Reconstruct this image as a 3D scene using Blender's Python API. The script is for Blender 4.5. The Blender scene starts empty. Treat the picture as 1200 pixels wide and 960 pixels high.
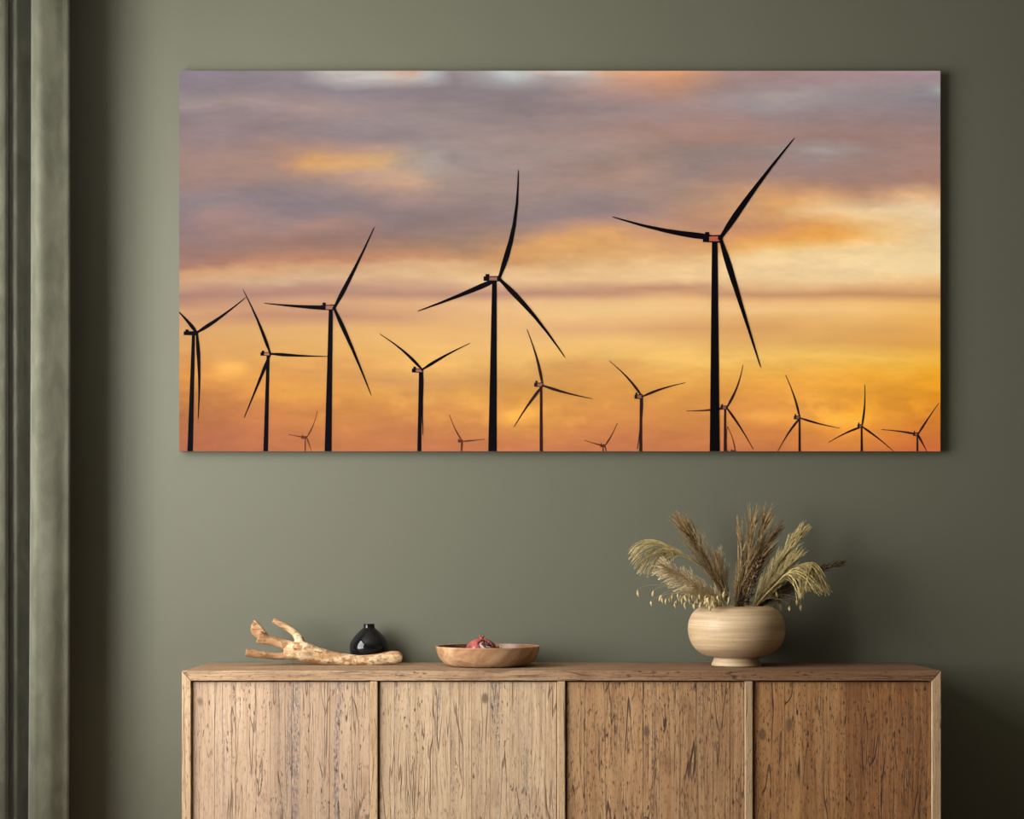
import bpy, bmesh, math, random
import numpy as np
from mathutils import Vector, Matrix

scene = bpy.context.scene
COL = scene.collection
random.seed(7)

# ------------------------------------------------------------------ camera
F_PX, CX, HY = 1820.0, 600.0, 672.0          # focal length and principal point, in a 1200 x 960 frame
CAM_Y, CAM_Z = -4.92, 1.082
cam_d = bpy.data.cameras.new('camera')
cam = bpy.data.objects.new('camera', cam_d)
COL.objects.link(cam)
cam.location = (0, CAM_Y, CAM_Z)
cam.rotation_euler = (math.pi / 2, 0, 0)
cam_d.sensor_fit = 'HORIZONTAL'
cam_d.sensor_width = 36.0
cam_d.lens = 36.0 * F_PX / 1200.0
cam_d.shift_y = (HY - 480.0) / 1200.0
cam_d.clip_start = 0.05
scene.camera = cam

# ------------------------------------------------------------------ daylight and exposure
SKY_STRENGTH = 22.0
world = bpy.data.worlds.new('overcast_sky')
scene.world = world
world.use_nodes = True
wn = world.node_tree.nodes
wn['Background'].inputs['Color'].default_value = (1.0, 0.985, 0.95, 1)
wn['Background'].inputs['Strength'].default_value = SKY_STRENGTH
vs = scene.view_settings
vs.view_transform = 'Standard'
vs.look = 'None'
vs.exposure = 0.0
vs.gamma = 1.0
vs.use_curve_mapping = False
scene.display_settings.display_device = 'sRGB'

# room: the picture wall is y = 0, the window is in the left wall
RX0, RX1, RY0, RZ1 = -2.0, 3.3, -6.6, 3.1
WY0, WY1, WZ0, WZ1 = -3.1, -0.75, 0.60, 2.92
pl = bpy.data.lights.new('window_portal', 'AREA')
pl.shape = 'RECTANGLE'
pl.size = WZ1 - WZ0
pl.size_y = WY1 - WY0
pl.cycles.is_portal = True
po = bpy.data.objects.new('window_portal', pl)
COL.objects.link(po)
po.location = (RX0 - 0.16, (WY0 + WY1) / 2, (WZ0 + WZ1) / 2)
po.rotation_euler = (0, -math.pi / 2, 0)


def P(px, py, y):
    """a photograph pixel at depth y"""
    d = y - CAM_Y
    return Vector(((px - CX) * d / F_PX, y, CAM_Z - (py - HY) * d / F_PX))


def S(y):
    """metres per pixel at depth y"""
    return (y - CAM_Y) / F_PX


def lin(c):
    c = np.asarray(c, float) / 255.0
    return np.where(c <= 0.04045, c / 12.92, ((c + 0.055) / 1.055) ** 2.4)


def L3(r, g, b):
    v = lin((r, g, b)) * 0.70
    return (float(v[0]), float(v[1]), float(v[2]), 1.0)


# ------------------------------------------------------------------ mesh helpers
class MB:
    def __init__(self):
        self.v, self.f = [], []

    def add(self, verts, faces):
        o = len(self.v)
        self.v += [tuple(p) for p in verts]
        self.f += [tuple(i + o for i in q) for q in faces]
        return self

    def box(self, x0, x1, y0, y1, z0, z1):
        return self.add([(x0, y0, z0), (x1, y0, z0), (x1, y1, z0), (x0, y1, z0),
                         (x0, y0, z1), (x1, y0, z1), (x1, y1, z1), (x0, y1, z1)],
                        [(0, 3, 2, 1), (4, 5, 6, 7), (0, 1, 5, 4), (1, 2, 6, 5), (2, 3, 7, 6), (3, 0, 4, 7)])

    def prism_y(self, poly, y0, y1):
        """poly in (x, z), counter-clockwise seen from the front (-y)"""
        n = len(poly)
        vs_ = [(x, y0, z) for x, z in poly] + [(x, y1, z) for x, z in poly]
        fs = [tuple(range(n)), tuple(reversed(range(n, 2 * n)))]
        for i in range(n):
            j = (i + 1) % n
            fs.append((i, i + n, j + n, j))
        return self.add(vs_, fs)

    def tube(self, path, radii, n=8, cap=True, jit=0.0, squash=None, rng=random):
        path = [Vector(p) for p in path]
        if not hasattr(radii, '__len__'):
            radii = [radii] * len(path)
        t0 = (path[1] - path[0]).normalized()
        u = t0.orthogonal().normalized()
        vs_, fs = [], []
        for i, p in enumerate(path):
            a = path[max(i - 1, 0)]
            b = path[min(i + 1, len(path) - 1)]
            t = (b - a).normalized()
            u = (u - t * u.dot(t))
            u = u.normalized() if u.length > 1e-8 else t.orthogonal().normalized()
            w = t.cross(u)
            for k in range(n):
                an = 2 * math.pi * k / n
                r = radii[i] * (1 + jit * (rng.random() - 0.5))
                off = u * (math.cos(an) * r) + w * (math.sin(an) * r)
                if squash:
                    off = Vector((off.x * squash[0], off.y * squash[1], off.z * squash[2]))
                vs_.append(p + off)
        for i in range(len(path) - 1):
            for k in range(n):
                k2 = (k + 1) % n
                fs.append((i * n + k, i * n + k2, (i + 1) * n + k2, (i + 1) * n + k))
        if cap:
            fs.append(tuple(reversed(range(n))))
            e = (len(path) - 1) * n
            fs.append(tuple(range(e, e + n)))
        return self.add(vs_, fs)

    def lathe(self, prof, c, n=64, closed_bottom=True):
        """prof: (r, z) from the bottom axis up; c: (x, y)"""
        vs_, fs = [], []
        rings = []
        for r, z in prof:
            if r < 1e-6:
                rings.append([len(vs_)])
                vs_.append((c[0], c[1], z))
            else:
                rings.append(list(range(len(vs_), len(vs_) + n)))
                for k in range(n):
                    a = 2 * math.pi * k / n
                    vs_.append((c[0] + r * math.cos(a), c[1] + r * math.sin(a), z))
        for A, B in zip(rings[:-1], rings[1:]):
            for k in range(n):
                k2 = (k + 1) % n
                if len(A) == 1 and len(B) == 1:
                    continue
                if len(A) == 1:
                    fs.append((A[0], B[k2], B[k]))
                elif len(B) == 1:
                    fs.append((A[k], A[k2], B[0]))
                else:
                    fs.append((A[k], A[k2], B[k2], B[k]))
        return self.add(vs_, fs)

    def build(self, name, mat, parent=None, base=None, smooth=False, bevel=0.0, seg=2, sub=0):
        if base is None:
            base = Vector((0, 0, 0))
            q = parent
            while q is not None:
                base = base + q.location
                q = q.parent
            origin = Vector((0, 0, 0))
        else:
            base = Vector(base)
            origin = base
        me = bpy.data.meshes.new(name)
        me.from_pydata([(p[0] - base.x, p[1] - base.y, p[2] - base.z) for p in self.v], [], self.f)
        me.materials.append(mat)
        me.validate()
        if smooth:
            me.polygons.foreach_set('use_smooth', [True] * len(me.polygons))
        o = bpy.data.objects.new(name, me)
        COL.objects.link(o)
        o.location = origin
        if parent is not None:
            o.parent = parent
        if bevel:
            m = o.modifiers.new('bevel', 'BEVEL')
            m.width = bevel
            m.segments = seg
            m.limit_method = 'ANGLE'
            m.angle_limit = math.radians(40)
            m.harden_normals = False
        if sub:
            m = o.modifiers.new('subdivision', 'SUBSURF')
            m.levels = m.render_levels = sub
        return o


def tag(o, label, cat, group=None):
    o['label'] = label
    o['category'] = cat
    if group:
        o['group'] = group
    return o


def thing(name, base, label, cat, group=None):
    o = bpy.data.objects.new(name, None)
    COL.objects.link(o)
    o.empty_display_size = 0.05
    o.location = base
    return tag(o, label, cat, group)


def struct(o):
    o['kind'] = 'structure'
    return o


def smooth_path(pts, n):
    """Catmull-Rom through the points (vectors of any length)"""
    pts = [np.asarray(p, float) for p in pts]
    ext = [2 * pts[0] - pts[1]] + pts + [2 * pts[-1] - pts[-2]]
    out = []
    m = len(pts) - 1
    for i in range(n):
        s = i / (n - 1) * m
        k = min(int(s), m - 1)
        t = s - k
        p0, p1, p2, p3 = ext[k:k + 4]
        out.append(0.5 * (2 * p1 + (p2 - p0) * t + (2 * p0 - 5 * p1 + 4 * p2 - p3) * t * t
                          + (3 * p1 - p0 - 3 * p2 + p3) * t ** 3))
    return out


# ------------------------------------------------------------------ material helpers
class NT:
    def __init__(self, name):
        self.m = bpy.data.materials.new(name)
        self.m.use_nodes = True
        self.t = self.m.node_tree
        self.b = self.t.nodes['Principled BSDF']

    def n(self, typ, **kw):
        nd = self.t.nodes.new(typ)
        for k, v in kw.items():
            setattr(nd, k, v)
        return nd

    def link(self, a, b):
        self.t.links.new(a, b)

    def put(self, sock, v):
        if isinstance(v, bpy.types.NodeSocket):
            self.link(v, sock)
        else:
            sock.default_value = v

    def math(self, op, a, b=0.0, c=None, clamp=False):
        nd = self.n('ShaderNodeMath', operation=op)
        nd.use_clamp = clamp
        self.put(nd.inputs[0], a)
        self.put(nd.inputs[1], b)
        if c is not None:
            self.put(nd.inputs[2], c)
        return nd.outputs[0]

    def mix(self, fac, a, b, blend='MIX'):
        nd = self.n('ShaderNodeMix', data_type='RGBA', blend_type=blend)
        self.put(nd.inputs['Factor'], fac)
        self.put(nd.inputs[6], a)
        self.put(nd.inputs[7], b)
        return nd.outputs[2]

    def step(self, v, lo, hi):
        nd = self.n('ShaderNodeMapRange', interpolation_type='SMOOTHSTEP')
        self.put(nd.inputs['Value'], v)
        nd.inputs['From Min'].default_value = lo
        nd.inputs['From Max'].default_value = hi
        return nd.outputs[0]

    def coords(self):
        return self.n('ShaderNodeTexCoord').outputs['Object']

    def scaled(self, vec, s):
        nd = self.n('ShaderNodeVectorMath', operation='MULTIPLY')
        self.put(nd.inputs[0], vec)
        nd.inputs[1].default_value = s
        return nd.outputs[0]

    def noise(self, vec, scale=1.0, detail=3.0, rough=0.5, dist=0.0, w=None):
        nd = self.n('ShaderNodeTexNoise')
        if w is not None:
            nd.noise_dimensions = '4D'
            self.put(nd.inputs['W'], w)
        self.put(nd.inputs['Vector'], vec)
        nd.inputs['Scale'].default_value = scale
        nd.inputs['Detail'].default_value = detail
        nd.inputs['Roughness'].default_value = rough
        nd.inputs['Distortion'].default_value = dist
        return nd.outputs['Fac']

    def bump(self, h, strength, dist):
        nd = self.n('ShaderNodeBump')
        nd.inputs['Strength'].default_value = strength
        nd.inputs['Distance'].default_value = dist
        self.put(nd.inputs['Height'], h)
        self.link(nd.outputs['Normal'], self.b.inputs['Normal'])

    def set(self, color=None, rough=None, spec=None, **kw):
        if color is not None:
            self.put(self.b.inputs['Base Color'], color)
        if rough is not None:
            self.put(self.b.inputs['Roughness'], rough)
        if spec is not None:
            self.put(self.b.inputs['Specular IOR Level'], spec)
        for k, v in kw.items():
            self.put(self.b.inputs[k], v)
        return self.m


def mat_plain(name, col, rough=0.6, spec=0.4, var=0.06, scale=30.0):
    t = NT(name)
    nz = t.noise(t.coords(), scale, 3)
    c = t.mix(nz, tuple(x * (1 - var) for x in col[:3]) + (1,), tuple(min(1, x * (1 + var)) for x in col[:3]) + (1,))
    return t.set(c, rough, spec)


def mat_paint(name, col):
    t = NT(name)
    g = t.n('ShaderNodeNewGeometry').outputs['Position']
    big = t.noise(g, 1.7, 3)
    weave = t.noise(t.scaled(g, (60, 60, 420)), 1.0, 2)
    c = t.mix(big, tuple(x * 0.965 for x in col[:3]) + (1,), tuple(x * 1.035 for x in col[:3]) + (1,))
    c = t.mix(t.math('MULTIPLY', weave, 0.10), c, (0.05, 0.05, 0.04, 1))
    t.bump(weave, 0.12, 0.001)
    return t.set(c, 0.62, 0.3)


def mat_reclaimed(name, axis, light, mid, dark, grey, greyamt=0.5, pit=0.5, tone=0.25, knots=True, stain=None, pore=0.45):
    """old softwood: axis 'x' or 'z' is the grain direction"""
    t = NT(name)
    co = t.coords()
    rnd = t.n('ShaderNodeObjectInfo').outputs['Random']
    w = t.math('MULTIPLY', rnd, 37.0)
    ax = (lambda a, l: (a, a, l)) if axis == 'z' else (lambda a, l: (l, a, a))
    warp = t.n('ShaderNodeTexNoise', noise_dimensions='4D')
    t.put(warp.inputs['Vector'], t.scaled(co, ax(9, 3.2)))
    t.put(warp.inputs['W'], w)
    warp.inputs['Scale'].default_value = 1.0
    wv = t.n('ShaderNodeVectorMath', operation='MULTIPLY_ADD')
    t.link(warp.outputs['Color'], wv.inputs[0])
    wv.inputs[1].default_value = (0.026, 0.026, 0.026)
    t.link(co, wv.inputs[2])
    v = wv.outputs[0]
    broad = t.noise(t.scaled(v, ax(26, 0.9)), 1, 3, w=w)
    grain = t.noise(t.scaled(v, ax(120, 2.2)), 1, 4, 0.6, w=w)
    fine = t.noise(t.scaled(v, ax(420, 7)), 1, 2, 0.6, w=w)
    patch = t.noise(t.scaled(v, ax(12, 4)), 1, 3, w=w)
    c = t.mix(t.step(broad, 0.3, 0.7), mid, light)
    c = t.mix(t.math('MULTIPLY', t.step(grain, 0.48, 0.70), 0.5), c, dark)
    c = t.mix(t.math('MULTIPLY', t.step(fine, 0.48, 0.70), 0.55), c, dark)
    blotch = t.noise(t.scaled(co, ax(11, 6)), 1, 4, 0.6, 0.5, w=w)
    c = t.mix(t.math('MULTIPLY', t.step(blotch, 0.42, 0.66), 0.45), c, mid)
    c = t.mix(t.math('MULTIPLY', t.step(blotch, 0.56, 0.70), 0.30), c, dark)
    pores = t.noise(t.scaled(v, ax(360, 60)), 1, 2, 0.5, w=t.math('ADD', w, 2.0))
    c = t.mix(t.math('MULTIPLY', t.step(pores, 0.56, 0.68), pore), c, tuple(x * 0.5 for x in dark[:3]) + (1,))
    # grey weathered streaks
    gs = t.math('MULTIPLY', t.step(t.noise(t.scaled(v, ax(34, 1.5)), 1, 2, w=t.math('ADD', w, 5.0)), 0.53, 0.70),
                t.step(t.noise(t.scaled(co, ax(330, 90)), 1, 3, 0.7, w=w), 0.40, 0.62))
    c = t.mix(t.math('MULTIPLY', gs, greyamt), c, grey)
    # cracks: thin dark lines where a stretched noise crosses its middle
    cr = t.math('ABSOLUTE', t.math('SUBTRACT', t.noise(t.scaled(v, ax(30, 0.8)), 1, 1, w=t.math('ADD', w, 11.0)), 0.5))
    crm = t.math('MULTIPLY', t.math('SUBTRACT', 1.0, t.step(cr, 0.002, 0.012)),
                 t.step(t.noise(t.scaled(co, ax(14, 7)), 1, 2, w=w), 0.45, 0.6))
    cr2 = t.math('ABSOLUTE', t.math('SUBTRACT', t.noise(t.scaled(v, ax(17, 1.5)), 1, 2, 0.6, 0.6, w=t.math('ADD', w, 17.0)), 0.5))
    crm2 = t.math('MULTIPLY', t.math('SUBTRACT', 1.0, t.step(cr2, 0.002, 0.009)),
                  t.step(t.noise(t.scaled(co, ax(10, 9)), 1, 2, w=t.math('ADD', w, 23.0)), 0.42, 0.55))
    crm = t.math('MAXIMUM', crm, crm2)
    c = t.mix(t.math('MULTIPLY', crm, 0.55 + 0.3 * (pore > 0.5)), c, (0.045, 0.028, 0.018, 1))
    # worm holes and gouges
    pn = t.noise(t.scaled(co, ax(190, 46)), 1, 2, 0.55, w=t.math('ADD', w, 3.0))
    pits = t.math('MULTIPLY', t.step(pn, 0.615, 0.665), t.step(patch, 0.44, 0.58))
    gn = t.noise(t.scaled(v, ax(62, 15)), 1, 3, 0.65, w=t.math('ADD', w, 8.0))
    gouge = t.step(gn, 0.715, 0.765)
    pits = t.math('MAXIMUM', pits, gouge)
    c = t.mix(t.math('MULTIPLY', pits, pit), c, (0.017, 0.012, 0.010, 1))
    if knots:
        vo = t.n('ShaderNodeTexVoronoi', voronoi_dimensions='4D')
        t.put(vo.inputs['Vector'], t.scaled(v, ax(13, 8)))
        t.put(vo.inputs['W'], w)
        vo.inputs['Scale'].default_value = 1.0
        kn = t.math('SUBTRACT', 1.0, t.step(vo.outputs['Distance'], 0.10, 0.19))
        c = t.mix(t.math('MULTIPLY', kn, 0.75), c, (0.09, 0.05, 0.03, 1))
    if stain:
        # darker, redder timber towards one end of the board
        sx = t.n('ShaderNodeSeparateXYZ')
        t.link(co, sx.inputs[0])
        sm_ = t.step(t.math('MULTIPLY_ADD', broad, 0.5, sx.outputs[0]), -0.15, 1.0)
        c = t.mix(t.math('MULTIPLY', sm_, 0.9), c, stain, 'MULTIPLY')
    hsv = t.n('ShaderNodeHueSaturation')
    t.put(hsv.inputs['Color'], c)
    t.put(hsv.inputs['Value'], t.math('MULTIPLY_ADD', rnd, tone, 1.0 - tone / 2))
    h = t.math('SUBTRACT', t.math('MULTIPLY_ADD', fine, 0.3, t.math('MULTIPLY', grain, 0.4)), t.math('MAXIMUM', pits, crm))
    t.bump(h, 0.7, 0.0024)
    return t.set(hsv.outputs['Color'], 0.68, 0.25)


def mat_turned(name, a, b, scale=(1.5, 1.5, 55), dark=(0.1, 0.06, 0.03, 1), rot=(0, 0, 0), rough=0.5):
    t = NT(name)
    mp = t.n('ShaderNodeMapping')
    t.link(t.coords(), mp.inputs['Vector'])
    mp.inputs['Rotation'].default_value = rot
    v = mp.outputs['Vector']
    n1 = t.noise(t.scaled(v, scale), 1, 3, 0.6, 0.4)
    n2 = t.noise(t.scaled(v, tuple(s * 5 for s in scale)), 1, 3, 0.6)
    fl = t.noise(t.scaled(v, (60, 60, 380)), 1, 2)
    c = t.mix(t.step(n1, 0.32, 0.68), a, b)
    c = t.mix(t.math('MULTIPLY', t.step(n2, 0.45, 0.75), 0.4), c, dark)
    c = t.mix(t.math('MULTIPLY', t.step(fl, 0.62, 0.72), 0.35), c, dark)
    t.bump(n2, 0.2, 0.001)
    return t.set(c, rough, 0.35)


M = {}
M['wall'] = mat_paint('sage_wall_paint', L3(106, 106.6, 91))
M['ceiling'] = mat_plain('ceiling_paint', (0.5, 0.49, 0.45, 1), 0.9, 0.2)
M['floor'] = mat_reclaimed('oak_floor', 'x', L3(150, 118, 86), L3(130, 98, 68), L3(80, 55, 36), L3(110, 95, 80), 0.2, 0.2, 0.2, False)
M['white'] = mat_plain('white_window_paint', (0.75, 0.75, 0.72, 1), 0.4)

# ------------------------------------------------------------------ the room
T = 0.16
struct(MB().box(RX0 - T, RX1 + T, 0, T, 0, RZ1).build('wall_back', M['wall'], base=(0, 0, 0)))
struct(MB().box(RX0 - T, RX1 + T, RY0 - T, RY0, 0, RZ1).build('wall_front', M['wall'], base=(0, RY0, 0)))
struct(MB().box(RX1, RX1 + T, RY0, 0, 0, RZ1).build('wall_right', M['wall'], base=(RX1, 0, 0)))
wl = MB()
wl.box(RX0 - T, RX0, RY0, WY0, 0, RZ1).box(RX0 - T, RX0, WY1, 0, 0, RZ1)
wl.box(RX0 - T, RX0, WY0, WY1, 0, WZ0).box(RX0 - T, RX0, WY0, WY1, WZ1, RZ1)
struct(wl.build('wall_left', M['wall'], base=(RX0, 0, 0)))
struct(MB().box(RX0 - T, RX1 + T, RY0 - T, T, -0.1, 0).build('floor', M['floor'], base=(0, 0, 0)))
struct(MB().box(RX0 - T, RX1 + T, RY0 - T, T, RZ1, RZ1 + 0.1).build('ceiling', M['ceiling'], base=(0, 0, RZ1)))
struct(MB().box(RX0, RX1, -0.014, 0, 0, 0.10).build('baseboard_back', M['wall'], base=(0, 0, 0), bevel=0.003))

# window in the left wall: frame, muntins, panes
win = bpy.data.objects.new('window_1', None)
COL.objects.link(win)
win.location = (RX0, (WY0 + WY1) / 2, WZ0)
struct(win)
fx0, fx1 = RX0 - 0.10, RX0 - 0.04
fw = 0.06
mf = MB()
mf.box(fx0, fx1, WY0, WY0 + fw, WZ0, WZ1).box(fx0, fx1, WY1 - fw, WY1, WZ0, WZ1)
mf.box(fx0, fx1, WY0 + fw, WY1 - fw, WZ0, WZ0 + fw).box(fx0, fx1, WY0 + fw, WY1 - fw, WZ1 - fw, WZ1)
mf.build('window_frame', M['white'], win)
NCOL, NROW = 4, 3
ys = np.linspace(WY0 + fw, WY1 - fw, NCOL + 1)
zs = np.linspace(WZ0 + fw, WZ1 - fw, NROW + 1)
for i in range(1, NCOL):
    h = 0.05 if i == NCOL // 2 else 0.02
    MB().box(fx0 + 0.01, fx1 - 0.01, ys[i] - h, ys[i] + h, zs[0], zs[-1]).build('mullion', M['white'], win)
for j in range(1, NROW):
    MB().box(fx0 + 0.012, fx1 - 0.012, ys[0], ys[-1], zs[j] - 0.018, zs[j] + 0.018).build('muntin', M['white'], win)
MB().box(RX0 - 0.04, RX0 + 0.05, WY0 - 0.04, WY1 + 0.04, WZ0 - 0.03, WZ0).build('window_sill', M['white'], win, bevel=0.004)
gt = NT('window_glass')
gnode = gt.n('ShaderNodeMixShader')
gt.link(gt.n('ShaderNodeFresnel').outputs[0], gnode.inputs[0])
gt.link(gt.n('ShaderNodeBsdfTransparent').outputs[0], gnode.inputs[1])
gg = gt.n('ShaderNodeBsdfGlossy')
gg.inputs['Roughness'].default_value = 0.02
gt.link(gg.outputs[0], gnode.inputs[2])
gt.link(gnode.outputs[0], gt.t.nodes['Material Output'].inputs['Surface'])
for i in range(NCOL):
    for j in range(NROW):
        MB().add([(RX0 - 0.07, ys[i], zs[j]), (RX0 - 0.07, ys[i + 1], zs[j]), (RX0 - 0.07, ys[i + 1], zs[j + 1]),
                  (RX0 - 0.07, ys[i], zs[j + 1])], [(0, 1, 2, 3)]).build('pane', gt.m, win)

# ------------------------------------------------------------------ sideboard
SB_Y, SB_Z = -0.42, 0.80
k = 1.0 / 404.5
SX0, SX1 = (213 - 600) * k, (1103 - 600) * k
BACK = -0.004
door_tones = [((206, 178, 150), (188, 160, 134)), ((222, 194, 160), (204, 176, 144)),
              ((202, 164, 122), (178, 136, 96)), ((198, 152, 102), (166, 118, 74)), ((180, 130, 84), (138, 92, 56))]
M['frame_h'] = mat_reclaimed('reclaimed_rail_wood', 'x', L3(196, 164, 130), L3(168, 132, 100), L3(92, 60, 38),
                             L3(110, 100, 98), 0.45, 0.8, 0.1, False, (0.55, 0.46, 0.40, 1))
M['frame_v'] = mat_reclaimed('reclaimed_stile_wood', 'z', L3(206, 178, 142), L3(190, 160, 124), L3(140, 104, 72),
                             L3(150, 135, 120), 0.3, 0.4, 0.12, False)
M['carcass'] = mat_plain('dark_carcass_wood', (0.05, 0.032, 0.02, 1), 0.8)
for i, (a, b) in enumerate(door_tones):
    M['door%d' % i] = mat_reclaimed('reclaimed_door_wood_%d' % i, 'z', L3(*a), L3(*b),
                                    L3(142, 106, 76) if i < 2 else L3(98, 58, 34),
                                    L3(104, 100, 108) if i < 2 else L3(74, 62, 56),
                                    0.85 if i < 2 else 0.6, 0.72 if i < 2 else 0.95, 0.14, pore=0.4 if i < 2 else 0.8)

sb = thing('sideboard', ((SX0 + SX1) / 2, SB_Y / 2, 0),
           'long reclaimed wood sideboard with four plank doors standing against the wall', 'sideboard')
tt, ts = 12 * k, 10.5 * k
Zb = 0.10
MB().prism_y([(SX0, SB_Z), (SX0 + ts, SB_Z - tt), (SX1 - ts, SB_Z - tt), (SX1, SB_Z)], SB_Y, BACK).build('top_board', M['frame_h'], sb, bevel=0.0018)
MB().prism_y([(SX0, SB_Z - 0.0008), (SX0, Zb), (SX0 + ts, Zb + tt), (SX0 + ts, SB_Z - tt - 0.0008)], SB_Y, BACK).build('side_panel', M['frame_v'], sb, bevel=0.0018)
MB().prism_y([(SX1, SB_Z - 0.0008), (SX1 - ts, SB_Z - tt - 0.0008), (SX1 - ts, Zb + tt), (SX1, Zb)], SB_Y, BACK).build('side_panel', M['frame_v'], sb, bevel=0.0018)
MB().prism_y([(SX0 + 0.0008, Zb), (SX1 - 0.0008, Zb), (SX1 - ts, Zb + tt), (SX0 + ts, Zb + tt)], SB_Y, BACK).build('bottom_board', M['frame_h'], sb, bevel=0.0018)
MB().box(SX0 + ts, SX1 - ts, -0.025, -0.01, Zb + tt, SB_Z - tt).build('back_panel', M['carcass'], sb)
for sx in (SX0 + 0.06, SX1 - 0.11):
    for sy in (SB_Y + 0.05, -0.10):
        MB().box(sx, sx + 0.05, sy, sy + 0.05, 0, Zb).build('leg', M['carcass'], sb, bevel=0.003)
stiles = [433.2, 653.2, 873.2]
for sx in stiles:
    x0 = (sx - 600) * k
    MB().box(x0, x0 + 9.3 * k, SB_Y + 0.0015, SB_Y + 0.05, Zb + tt, SB_Z - tt - 0.0012).build('stile', M['frame_v'], sb, bevel=0.0025)
door_px = [(224.5, 432.6), (444.2, 652.6), (664.2, 872.6), (884.2, 1092)]
plank_edges = [[0, .125, .245, .36, .44, .56, .66, .775, .90, 1],
               [0, .085, .175, .30, .40, .52, .625, .735, .86, 1],
               [0, .10, .22, .31, .43, .52, .635, .73, .83, .92, 1],
               [0, .10, .175, .30, .43, .52, .61, .705, .80, .90, 1]]
prng = random.Random(5)
for i, (a, b) in enumerate(door_px):
    xa, xb = (a - 600) * k, (b - 600) * k
    zt, zb_ = SB_Z - tt - 0.004, Zb + tt + 0.003
    yf = SB_Y + 0.011
    door = MB().box(xa + 0.002, xb - 0.002, yf + 0.014, yf + 0.024, zb_, zt).build('door', M['carcass'], sb)
    e = plank_edges[i]
    for j in range(len(e) - 1):
        x0, x1 = xa + (xb - xa) * e[j], xa + (xb - xa) * e[j + 1]
        dy = prng.uniform(0, 0.0008)
        MB().box(x0 + 0.0002, x1 - 0.0002, yf + dy, yf + 0.0141, zb_, zt).build('plank', M['door%d' % (i if i < 3 or j < 5 else 4)], door, bevel=0.0004, seg=1)

# ------------------------------------------------------------------ curtain
def mat_velvet():
    t = NT('sage_velvet')
    co = t.coords()
    crush = t.noise(t.scaled(co, (16, 16, 7)), 1, 5, 0.65, 0.6)
    nap = t.noise(t.scaled(co, (240, 240, 240)), 1, 2)
    col = t.mix(t.step(crush, 0.3, 0.72), L3(96, 96, 82), L3(122, 122, 106))
    col = t.mix(t.math('MULTIPLY', nap, 0.35), col, L3(72, 73, 60))
    t.bump(t.math('MULTIPLY_ADD', nap, 0.4, crush), 0.25, 0.002)
    return t.set(col, 0.85, 0.1, **{'Sheen Weight': 0.65, 'Sheen Roughness': 0.35, 'Sheen Tint': (0.85, 0.88, 0.8, 1)})


M['velvet'] = mat_velvet()


def cx(px, y):
    return (px - CX) * S(y)


def curtain_profile(z):
    """plan outline of the folds at height z; the folds drift a little as they fall"""
    s = (z - 0.3) / 2.6                     # 0 low, 1 high in the frame
    le = 33.5 + 4.5 * min(1, max(0, s)) + 1.0 * math.sin(3.1 * s + 0.4)
    re = 79.5 + 2.0 * math.sin(math.pi * min(1, max(0, s * 0.8 + 0.05)))
    wob = 0.004 * math.sin(5 * s + 1)
    pts = [(cx(-175, -0.15), -0.10), (cx(-150, -0.16), -0.16), (cx(-110, -0.17), -0.175), (cx(-90, -0.14), -0.10),
           (cx(-60, -0.12), -0.075), (cx(-42, -0.17), -0.165 + wob), (cx(-14, -0.18), -0.180), (cx(4.0, -0.175), -0.175), (cx(8.0, -0.155), -0.155),
           (cx(8.0, -0.11), -0.110), (cx(9.5, -0.075), -0.072), (cx(12.5, -0.08), -0.085),
           (cx(14.0, -0.12), -0.120 + wob * .5), (cx(17.5, -0.14), -0.140 + wob * .5), (cx(25, -0.125), -0.122 + wob * .5), (cx(36, -0.095), -0.092), (cx(47, -0.075), -0.072),
           (cx(51, -0.09), -0.092), (cx(47, -0.12), -0.122), (cx(le + 3.5, -0.15), -0.150), (cx(le + 0.3, -0.185), -0.186),
           (cx(le + 0.6, -0.225), -0.226), (cx(le + 4.5, -0.25), -0.250), (cx(le + 11, -0.252), -0.253 + wob), (cx(le + 25, -0.236), -0.237 - wob), (cx(re - 8, -0.218), -0.217),
           (cx(re - 1.4, -0.208), -0.208), (cx(re, -0.20), -0.20), (cx(re - 1.5, -0.192), -0.192), (cx(re - 12, -0.19), -0.188)]
    return pts


nz, npf = 40, 190
cm = MB()
cv, cf = [], []
for iz in range(nz):
    z = 0.004 + (3.06 - 0.004) * iz / (nz - 1)
    for p in smooth_path(curtain_profile(z), npf):
        cv.append((p[0], p[1], z))
for iz in range(nz - 1):
    for i in range(npf - 1):
        a = iz * npf + i
        cf.append((a, a + 1, a + 1 + npf, a + npf))
cm.add(cv, cf)
cur = thing('curtain', (-1.55, -0.15, 0), 'sage green velvet curtain hanging in folds from the ceiling', 'curtain')
cp = cm.build('fabric_panel', M['velvet'], cur, smooth=True)
so = cp.modifiers.new('thickness', 'SOLIDIFY')
so.thickness = 0.004
so.offset = 0
MB().box(RX0 + 0.005, -1.31, -0.19, -0.11, 3.06, RZ1).build('track', M['white'], cur)

# ------------------------------------------------------------------ wall print
PY_F, PY_B = -0.027, -0.008
pa, pb = P(210, 83, PY_F), P(1102, 529, PY_F)
PX0, PX1, PZ1, PZ0 = pa.x, pb.x, pa.z, pb.z
rows = [83, 92, 108, 120, 132, 148, 160, 175, 190, 205, 215, 232, 250, 265, 280, 293, 305, 314, 328, 338, 345, 355, 364, 372, 386, 402, 420, 432, 446, 462, 482, 500, 529]
cols = [210, 255, 300, 345, 390, 435, 480, 525, 570, 615, 660, 705, 750, 795, 840, 885, 930, 975, 1020, 1060, 1102]
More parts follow.
